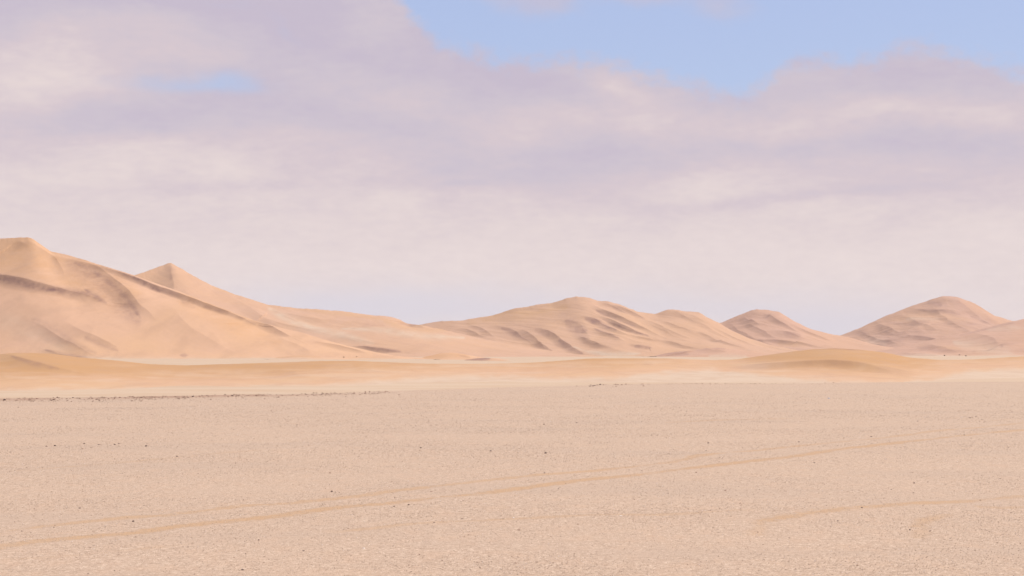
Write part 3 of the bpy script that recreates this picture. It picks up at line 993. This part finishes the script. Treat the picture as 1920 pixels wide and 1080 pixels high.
M_dark = stone_material('dark_stone', (0.075, 0.048, 0.038), (0.15, 0.095, 0.07))
M_brown = stone_material('brown_stone', (0.17, 0.085, 0.05), (0.28, 0.15, 0.09))
M_white = stone_material('quartz_stone', (0.74, 0.66, 0.56), (0.88, 0.80, 0.70))
M_blue = stone_material('blue_grey_stone', (0.22, 0.30, 0.42), (0.33, 0.42, 0.54))


def stone_mesh(name, seed, mat, flat=0.6, rough=0.28):
    """an angular weathered stone about one unit across, sitting on z = 0"""
    import bmesh
    bm = bmesh.new()
    bmesh.ops.create_icosphere(bm, subdivisions=3, radius=0.5)
    r = random.Random(seed)
    planes = []
    for k in range(9):
        v = np.array([r.gauss(0, 1) for _ in range(3)])
        planes.append((v / np.linalg.norm(v), 0.5 * r.uniform(0.62, 0.9)))
    sx, sy = r.uniform(0.85, 1.2), r.uniform(0.65, 0.95)
    for v in bm.verts:
        p = np.array(v.co)
        for n_, d_ in planes:
            e = p @ n_ - d_
            if e > 0:
                p = p - n_ * e * 0.9
        p = p * (1 + rough * 0.15 * (r.random() - 0.5))
        v.co = (p[0] * sx, p[1] * sy, max(p[2] * flat, -0.5 * flat * 0.35) + 0.5 * flat * 0.3)
    me = bpy.data.meshes.new(name)
    bm.to_mesh(me)
    bm.free()
    me.materials.append(mat)
    return me


DARKM = [stone_mesh('stone', 10 + k, M_dark, 0.55 + 0.1 * k) for k in range(4)]
BROWNM = [stone_mesh('stone', 20 + k, M_brown, 0.6) for k in range(3)]
WHITEM = [stone_mesh('stone', 30 + k, M_white, 0.5) for k in range(2)]
BLUEM = [stone_mesh('stone', 40, M_blue, 0.55)]


def put_stone(px, py, size_px, kind='d', label='', name='stone', group=None, cat='stone', pos=None):
    X, Y, Z = ground_hit(px, py) if pos is None else pos
    me = random_choice({'d': DARKM, 'b': BROWNM, 'w': WHITEM, 'u': BLUEM}[kind])
    o = bpy.data.objects.new(name, me)
    COL.objects.link(o)
    w = size_px * Y / F_PX
    o.location = (X, Y, float(ground_z(X, Y)) - 0.10 * w)
    o.scale = (w, w * rnd.uniform(0.7, 1.0), w * rnd.uniform(0.75, 1.05))
    o.rotation_euler = (0, 0, rnd.uniform(0, 6.28))
    tag(o, label, cat, group)
    return o


rnd = random.Random(3)


def random_choice(l):
    return l[rnd.randrange(len(l))]


# (px, py, size in px, kind): the stones that stand out on the plain
STONES = [
    (87, 837, 4, 'd'), (103, 836, 5, 'd'), (158, 832, 4, 'd'), (155, 842, 6, 'b'), (185, 834, 5, 'd'), (215, 834, 4, 'd'), (223, 832, 6, 'd'), (274, 837, 5, 'd'),
    (19, 848, 4, 'd'), (557, 797, 4, 'd'), (332, 856, 3.5, 'd'), (619, 887, 5, 'b'), (622, 922, 5, 'd'), (629, 923, 3.5, 'd'), (150, 953, 5, 'd'), (101, 989, 4.5, 'd'),
    (41, 996, 5.5, 'd'), (250, 978, 5, 'd'), (455, 1069, 7, 'd'), (165, 1076, 4, 'd'), (215, 1070, 4, 'd'), (461, 1038, 4, 'd'), (439, 1045, 4.5, 'b'), (569, 1033, 5, 'd'),
    (485, 1013, 4.5, 'd'), (34, 764, 3, 'd'), (920, 846, 4.5, 'd'), (1023, 850, 5.5, 'd'), (1021, 887, 4.5, 'd'), (1081, 793, 4, 'd'), (1020, 796, 4, 'd'),
    (814, 980, 5, 'd'), (973, 994, 5.5, 'b'), (682, 1028, 8, 'w'), (1164, 967, 6, 'w'), (963, 971, 6, 'w'), (789, 840, 4, 'd'), (1230, 762, 3, 'd'), (1124, 763, 3.5, 'b'),
    (967, 1056, 6, 'b'), (767, 1060, 5, 'b'), (1221, 816, 3.5, 'd'), (1232, 816, 3.5, 'd'), (1047, 916, 4.5, 'd'), (1084, 983, 4.5, 'b'), (739, 950, 4.5, 'd'), (766, 947, 4.5, 'd'),
    (653, 991, 4.5, 'b'), (809, 922, 4, 'b'), (1328, 831, 4.5, 'd'), (1324, 845, 4, 'd'), (1498, 829, 4.5, 'd'), (1634, 819, 4, 'd'), (1527, 868, 4, 'd'), (1714, 906, 4.5, 'd'),
    (1671, 918, 4.5, 'd'), (1713, 924, 3.5, 'd'), (1360, 920, 4.5, 'b'), (1319, 930, 4.5, 'b'), (1305, 886, 4.5, 'b'), (1571, 977, 6, 'd'), (1706, 994, 5, 'd'), (1744, 996, 4.5, 'd'),
    (1480, 1009, 5, 'd'), (1421, 998, 4.5, 'b'), (1608, 1060, 6, 'b'), (1830, 781, 4, 'd'), (1819, 784, 4, 'd'), (1721, 790, 4, 'd'), (1838, 938, 4.5, 'b'), (1616, 952, 4.5, 'd'),
    (1554, 747, 5, 'u'), (1519, 732, 4, 'w'), (1891, 839, 4, 'd'), (1808, 816, 3.5, 'd')]
NAMES = {'d': 'dark', 'b': 'brown', 'w': 'white', 'u': 'blue-grey'}
ORD = ['leftmost', 'second from the left', 'third from the left', 'fourth from the left', 'fifth from the left', 'sixth from the left', 'seventh from the left',
       'eighth from the left', 'ninth from the left', 'tenth from the left']


def zone(px, py):
    main = np.interp(px, [p[0] for p in TRACKS[0][0]], [p[1] for p in TRACKS[0][0]])
    upper = np.interp(px, [p[0] for p in TRACKS[1][0]], [p[1] for p in TRACKS[1][0]])
    a = ('far left', 'centre left', 'centre', 'centre right', 'far right')[min(4, int(px / 384))]
    if py < 800:
        b = 'near the rim of the plain'
    elif py < upper - 45:
        b = 'on open gravel beyond the ruts'
    elif py < upper:
        b = 'close beyond the wheel ruts'
    elif py < main:
        b = 'between the two wheel ruts'
    elif py < 1010:
        b = 'this side of the wheel ruts'
    else:
        b = 'at the bottom of the picture'
    return b, a


cells = {}
for s_ in STONES:
    cells.setdefault((s_[3],) + zone(s_[0], s_[1]), []).append(s_)
for (kd, b, a), lst in cells.items():
    lst.sort(key=lambda q: q[0])
    for i, s_ in enumerate(lst):
        lab = f'{NAMES[kd]} stone {b}, {a}'
        if len(lst) > 1:
            lab += f', {ORD[i]} there'
        put_stone(s_[0], s_[1], s_[2], kd, lab, group='stones lying singly on the gravel plain')

# stones along the rim, left
RIMROCKS = [(11, 747, 6, 'd'), (39, 746, 4, 'b'), (71, 747, 5, 'b'), (105, 751, 3.5, 'd'), (139, 744, 5.5, 'd'), (217, 745, 4, 'b'), (226, 744, 5, 'b'), (250, 743, 4, 'b'), (294, 742, 6, 'b'),
            (330, 742, 4, 'b'), (363, 742, 4.5, 'd'), (400, 741, 3.5, 'b'), (437, 741, 5, 'd'), (482, 739, 5, 'b'), (520, 737, 3.5, 'b'), (604, 736, 4, 'd'), (614, 735, 6, 'b'), (627, 734, 4, 'b'),
            (652, 733, 4, 'b'), (686, 733, 4.5, 'b'), (722, 730, 5, 'b'), (727, 728, 4.5, 'b')]


def on_rim(px, off=0.0):
    x = (px - 960) / F_PX
    Y = float(rim_depth(np.array(x * 100.0), np.array(100.0))) + off
    return x * Y, Y, float(ground_z(x * Y, Y))


rr_lab = {'d': 'dark', 'b': 'reddish brown'}
for i, s_ in enumerate(RIMROCKS):
    same = [q for q in RIMROCKS if q[3] == s_[3]]
    k = same.index(s_) + 1
    words = ['first', 'second', 'third', 'fourth', 'fifth', 'sixth', 'seventh', 'eighth', 'ninth', 'tenth', 'eleventh', 'twelfth', 'thirteenth', 'fourteenth', 'fifteenth', 'sixteenth', 'seventeenth', 'eighteenth']
    put_stone(s_[0], s_[1], s_[2], s_[3], f'{rr_lab[s_[3]]} rock on the left rim, {words[k - 1]} {rr_lab[s_[3]]} one from the left',
              name='rock', group='rocks along the left rim of the plain', cat='rock', pos=on_rim(s_[0], rnd.uniform(-2.5, -0.6)))
CLUSTER = [(1106, 5.5, -3.5, 'd'), (1111, 4.5, -3.0, 'd'), (1115, 4, -1.8, 'd'), (1120, 4, -1.0, 'd'), (1125, 6, -0.4, 'd'), (1131, 4, -0.8, 'b'), (1154, 4, 0.2, 'b'), (1158, 3.5, -0.6, 'b'),
           (1165, 3.5, -1.0, 'b'), (1173, 5, 0.4, 'b'), (1204, 4, -0.4, 'b'), (1206, 3.5, -6.0, 'b'), (1155, 4, -5.0, 'b')]
for i, (px, sz, off, kd) in enumerate(CLUSTER):
    side = ['leftmost of the dark huddle', 'second of the dark huddle', 'third of the dark huddle', 'fourth of the dark huddle', 'largest, at the right end of the dark huddle', 'beside the right end of the dark huddle',
            'left one of a close pair right of the huddle', 'right one of a close pair right of the huddle', 'small, left of the last big one', 'big, alone on the skyline of the rim', 'far right end of the scatter',
            'far right, slightly nearer than its neighbour', 'nearer than the close pair'][i]
    put_stone(px, 0, sz * 1.25, kd, f'{rr_lab[kd]} rock, right-hand rim, {side}', name='rock', group='rocks on the rim right of centre', cat='rock', pos=on_rim(px, off))


# ------------------------------------------------------------------ uncountable grit
def grit_material():
    m, N = new_mat('grit')
    t = N.attr('tone')
    cr = N.n('ShaderNodeValToRGB')
    N.put(cr.inputs[0], t)
    stops = [(0.0, (0.07, 0.048, 0.038)), (0.22, (0.19, 0.11, 0.072)), (0.45, (0.385, 0.265, 0.182)), (0.75, (0.525, 0.38, 0.268)), (1.0, (0.84, 0.73, 0.60))]
    e = cr.color_ramp.elements
    while len(e) < len(stops):
        e.new(0.5)
    for i, (p, c) in enumerate(stops):
        e[i].position = p
        e[i].color = (*c, 1)
    finish(N, cr.outputs[0], 0.9, None, 0.2)
    return m


M_grit = grit_material()


def scatter(name, X, Y, size, tone, label, seed):
    r = np.random.RandomState(seed)
    n = len(X)
    Z = ground_z(X, Y)
    base = np.array([(1, 0, 0), (0.2, 1, 0), (-1, .1, 0), (-.1, -1, 0), (0.1, 0, 1), (0, 0, -0.6), (.6, .6, .55), (-.6, -.5, .6)], float)
    base = base[:6]
    faces = np.array([(0, 1, 4), (1, 2, 4), (2, 3, 4), (3, 0, 4), (1, 0, 5), (2, 1, 5), (3, 2, 5), (0, 3, 5)])
    jit = 1 + 0.45 * (r.rand(n, 6, 3) - 0.5)
    a = r.rand(n) * 6.283
    v = base[None] * jit
    v = v * np.stack([size * 0.62, size * (0.35 + 0.27 * r.rand(n)), size * (0.22 + 0.20 * r.rand(n))], -1)[:, None, :]
    c, s = np.cos(a)[:, None], np.sin(a)[:, None]
    vx = v[..., 0] * c - v[..., 1] * s
    vy = v[..., 0] * s + v[..., 1] * c
    co = np.stack([vx + X[:, None], vy + Y[:, None], v[..., 2] + Z[:, None] + 0.001], -1).reshape(-1, 3).astype(np.float32)
    fc = (faces[None] + (np.arange(n) * 6)[:, None, None]).reshape(-1, 3)
    me = bpy.data.meshes.new(name)
    set_mesh(me, co, fc, 3)
    at = me.attributes.new('tone', 'FLOAT', 'POINT')
    at.data.foreach_set('value', np.repeat(tone, 6).astype(np.float32))
    me.materials.append(M_grit)
    o = bpy.data.objects.new(name, me)
    COL.objects.link(o)
    tag(o, label, 'gravel', kind='stuff')


def build_grit():
    r = np.random.RandomState(99)
    n = 330000
    # even density on the ground out to the rim, thinned with distance; larger stones are rarer
    Y = 8.5 * (120.0 / 8.5) ** (r.rand(n) ** 0.85)
    X = (r.rand(n) * 2 - 1) * 0.52 * Y
    clump = fbm(X / 2.5, Y / 2.5, 61, 4) + 0.8 * fbm(X / 12.0, Y / 4.0, 62, 3)
    keep = (r.rand(n) < 0.6 + 0.8 * clump) & (r.rand(n) > sstep(Y, 45, 118)) & (Y < rim_depth(X, Y) - 1)
    for pts, w, st, _ in TRACKS[:3]:
        q = np.array([ground_hit(*p)[:2] for p in pts])
        v, t = seg_dist(X, Y, q)
        keep &= (np.abs(v) > w * 1.0) | (r.rand(n) < 0.25)
    X, Y = X[keep], Y[keep]
    n = len(X)
    size = (0.0046 + 0.00028 * Y) * (1 + 0.6 * r.pareto(3.5, n).clip(0, 1.8))
    tone = 0.38 + 0.50 * r.beta(2.0, 2.0, n)
    dk = r.rand(n) < 0.10
    tone[dk] *= 0.32
    wt = r.rand(n) < 0.16
    tone[wt] = 0.85 + 0.15 * r.rand(wt.sum())
    scatter('gravel', X, Y, size, tone, 'loose fine gravel strewn over the whole plain', 5)
    # brown debris along the left rim
    n = 2600
    px = r.rand(n) * 980 - 200
    px = px[r.rand(n) < (0.25 + 1.5 * np.clip(fbm(px / 26.0, px * 0, 65, 4) + 0.25, 0, 1)) * (1 - sstep(px, 600, 780))]
    n = len(px)
    off = -2.0 + 2.2 * r.randn(n)
    x = (px - 960) / F_PX
    Yr = rim_depth(x * 100, np.full(n, 100.0)) + off
    Xr = x * Yr
    size = (0.035 + 0.12 * r.rand(n) ** 4)
    tone = np.clip(0.15 + 0.36 * r.rand(n), 0, 1)
    scatter('rim_debris', Xr, Yr, size, tone, 'brown broken debris in a thin line along the left rim', 6)
    # grey grit beyond the rim, right of centre
    n = 2600
    px = 1330 + 130 * r.randn(n)
    x = (px - 960) / F_PX
    off = np.where(r.rand(n) < 0.6, 5 + 3 * r.randn(n), 28 + 6 * r.randn(n))
    Yr = rim_depth(x * 100, np.full(n, 100.0)) + off
    size = 0.05 + 0.09 * r.rand(n) ** 2
    scatter('grey_grit', x * Yr, Yr, size, 0.35 + 0.25 * r.rand(n), 'grey grit lying on the pale sand beyond the rim, right of centre', 8)


build_grit()

# ------------------------------------------------------------------ far shrubs
M_leaf, NL = new_mat('dry_leaf')
finish(NL, NL.mix(NL.noise(NL.n('ShaderNodeTexCoord').outputs['Object'], 3.0), (0.15, 0.095, 0.06), (0.22, 0.15, 0.09)), 0.9)
M_twig, NT2 = new_mat('dry_twig')
finish(NT2, NT2.mix(NT2.noise(NT2.n('ShaderNodeTexCoord').outputs['Object'], 8.0), (0.10, 0.065, 0.045), (0.18, 0.12, 0.08)), 0.9)


def shrub_parts():
    r = np.random.RandomState(12)
    tw_co, tw_f, lf_co, lf_f = [], [], [], []
    for k in range(26):
        a = r.rand() * 6.283
        e = r.uniform(0.25, 1.4)
        L = r.uniform(0.4, 0.62)
        d = np.array([math.cos(a) * math.cos(e), math.sin(a) * math.cos(e), math.sin(e)])
        s = np.cross(d, (0, 0, 1)); s = s / (np.linalg.norm(s) + 1e-6)
        u = np.cross(s, d)
        b = len(tw_co)
        for q in (s, -0.5 * s + 0.87 * u, -0.5 * s - 0.87 * u):
            tw_co.append(q * 0.02)
        tw_co.append(d * L)
        tw_f += [(b, b + 1, b + 3), (b + 1, b + 2, b + 3), (b + 2, b, b + 3)]
        for j in range(16):
            c = d * L * r.uniform(0.45, 1.05) + r.randn(3) * 0.05
            c[2] = max(c[2], 0.02)
            p = r.randn(3, 3) * 0.045
            b2 = len(lf_co)
            for q in p:
                lf_co.append(c + q)
            lf_f.append((b2, b2 + 1, b2 + 2))
    return (np.array(tw_co, np.float32), np.array(tw_f)), (np.array(lf_co, np.float32), np.array(lf_f))


(tc_, tf_), (lc_, lf2_) = shrub_parts()
me_t = bpy.data.meshes.new('twigs'); set_mesh(me_t, tc_, tf_, 3); me_t.materials.append(M_twig)
me_l = bpy.data.meshes.new('foliage'); set_mesh(me_l, lc_, lf2_, 3); me_l.materials.append(M_leaf)

DG = None


def drop_on(px, D):
    """height of whatever surface stands at this direction and depth"""
    X = (px - 960) / F_PX * D
    hit, loc, nrm, idx, ob, mt = S.ray_cast(DG, (X, D, 400.0), (0, 0, -1))
    return (X, D, loc.z if hit else WADI)


bpy.context.view_layer.update()
DG = bpy.context.evaluated_depsgraph_get()
for px, py, D, w, lab in [(645, 670, 945, 3.5, 'leftmost tiny dark shrub at the right foot of the big left dune'),
                          (669, 670, 950, 2.5, 'faintest tiny shrub between two others at the right foot of the big left dune'),
                          (717, 665, 1440, 4.0, 'tiny dark shrub on the pale slope above the yellow swell, rightmost of three'),
                          (1770, 667, 1950, 4.0, 'tiny dark shrub on the pale flat below the right-hand ridge, leftmost of three'),
                          (1798, 666, 1980, 3.5, 'middle tiny shrub on the pale flat below the right-hand ridge'),
                          (1810, 668, 1920, 4.0, 'rightmost tiny shrub on the pale flat below the right-hand ridge')]:
    e = bpy.data.objects.new('shrub', None)
    COL.objects.link(e)
    # find the depth at which the surface is seen at that row
    best = None
    for DD in np.linspace(D * 0.70, D * 1.3, 80):
        q = drop_on(px, float(DD))
        sy = float(project(q[0], q[1], q[2])[1])
        if best is None or abs(sy - py) < best[0]:
            best = (abs(sy - py), q)
    e.location = best[1]
    sc = w * best[1][1] / F_PX
    e.scale = (sc, sc, sc * 0.8)
    tag(e, lab, 'shrub', 'shrubs at the feet of the dunes')
    for nm, me in (('twigs', me_t), ('foliage', me_l)):
        c = bpy.data.objects.new(nm, me)
        COL.objects.link(c)
        c.parent = e


# ------------------------------------------------------------------ thin air between here and the far dunes
def build_haze():
    x = 6300.0
    me = bpy.data.meshes.new('haze')
    v = [(a * x, b * x, c) for a in (-1, 1) for b in (-1, 1) for c in (-12.0, 260.0)]
    f = [(0, 1, 3, 2), (4, 6, 7, 5), (0, 4, 5, 1), (2, 3, 7, 6), (0, 2, 6, 4), (1, 5, 7, 3)]
    me.from_pydata(v, [], f)
    m, N = new_mat('haze_air')
    p = N.n('ShaderNodeVolumePrincipled')
    p.inputs['Color'].default_value = (0.96, 0.93, 0.92, 1)
    p.inputs['Density'].default_value = 2.5e-5
    o = N.n('ShaderNodeOutputMaterial')
    N.put(o.inputs['Volume'], p.outputs[0])
    me.materials.append(m)
    h = bpy.data.objects.new('haze', me)
    COL.objects.link(h)
    tag(h, 'thin pale desert air lightening the far dunes', 'haze', kind='stuff')


build_haze()
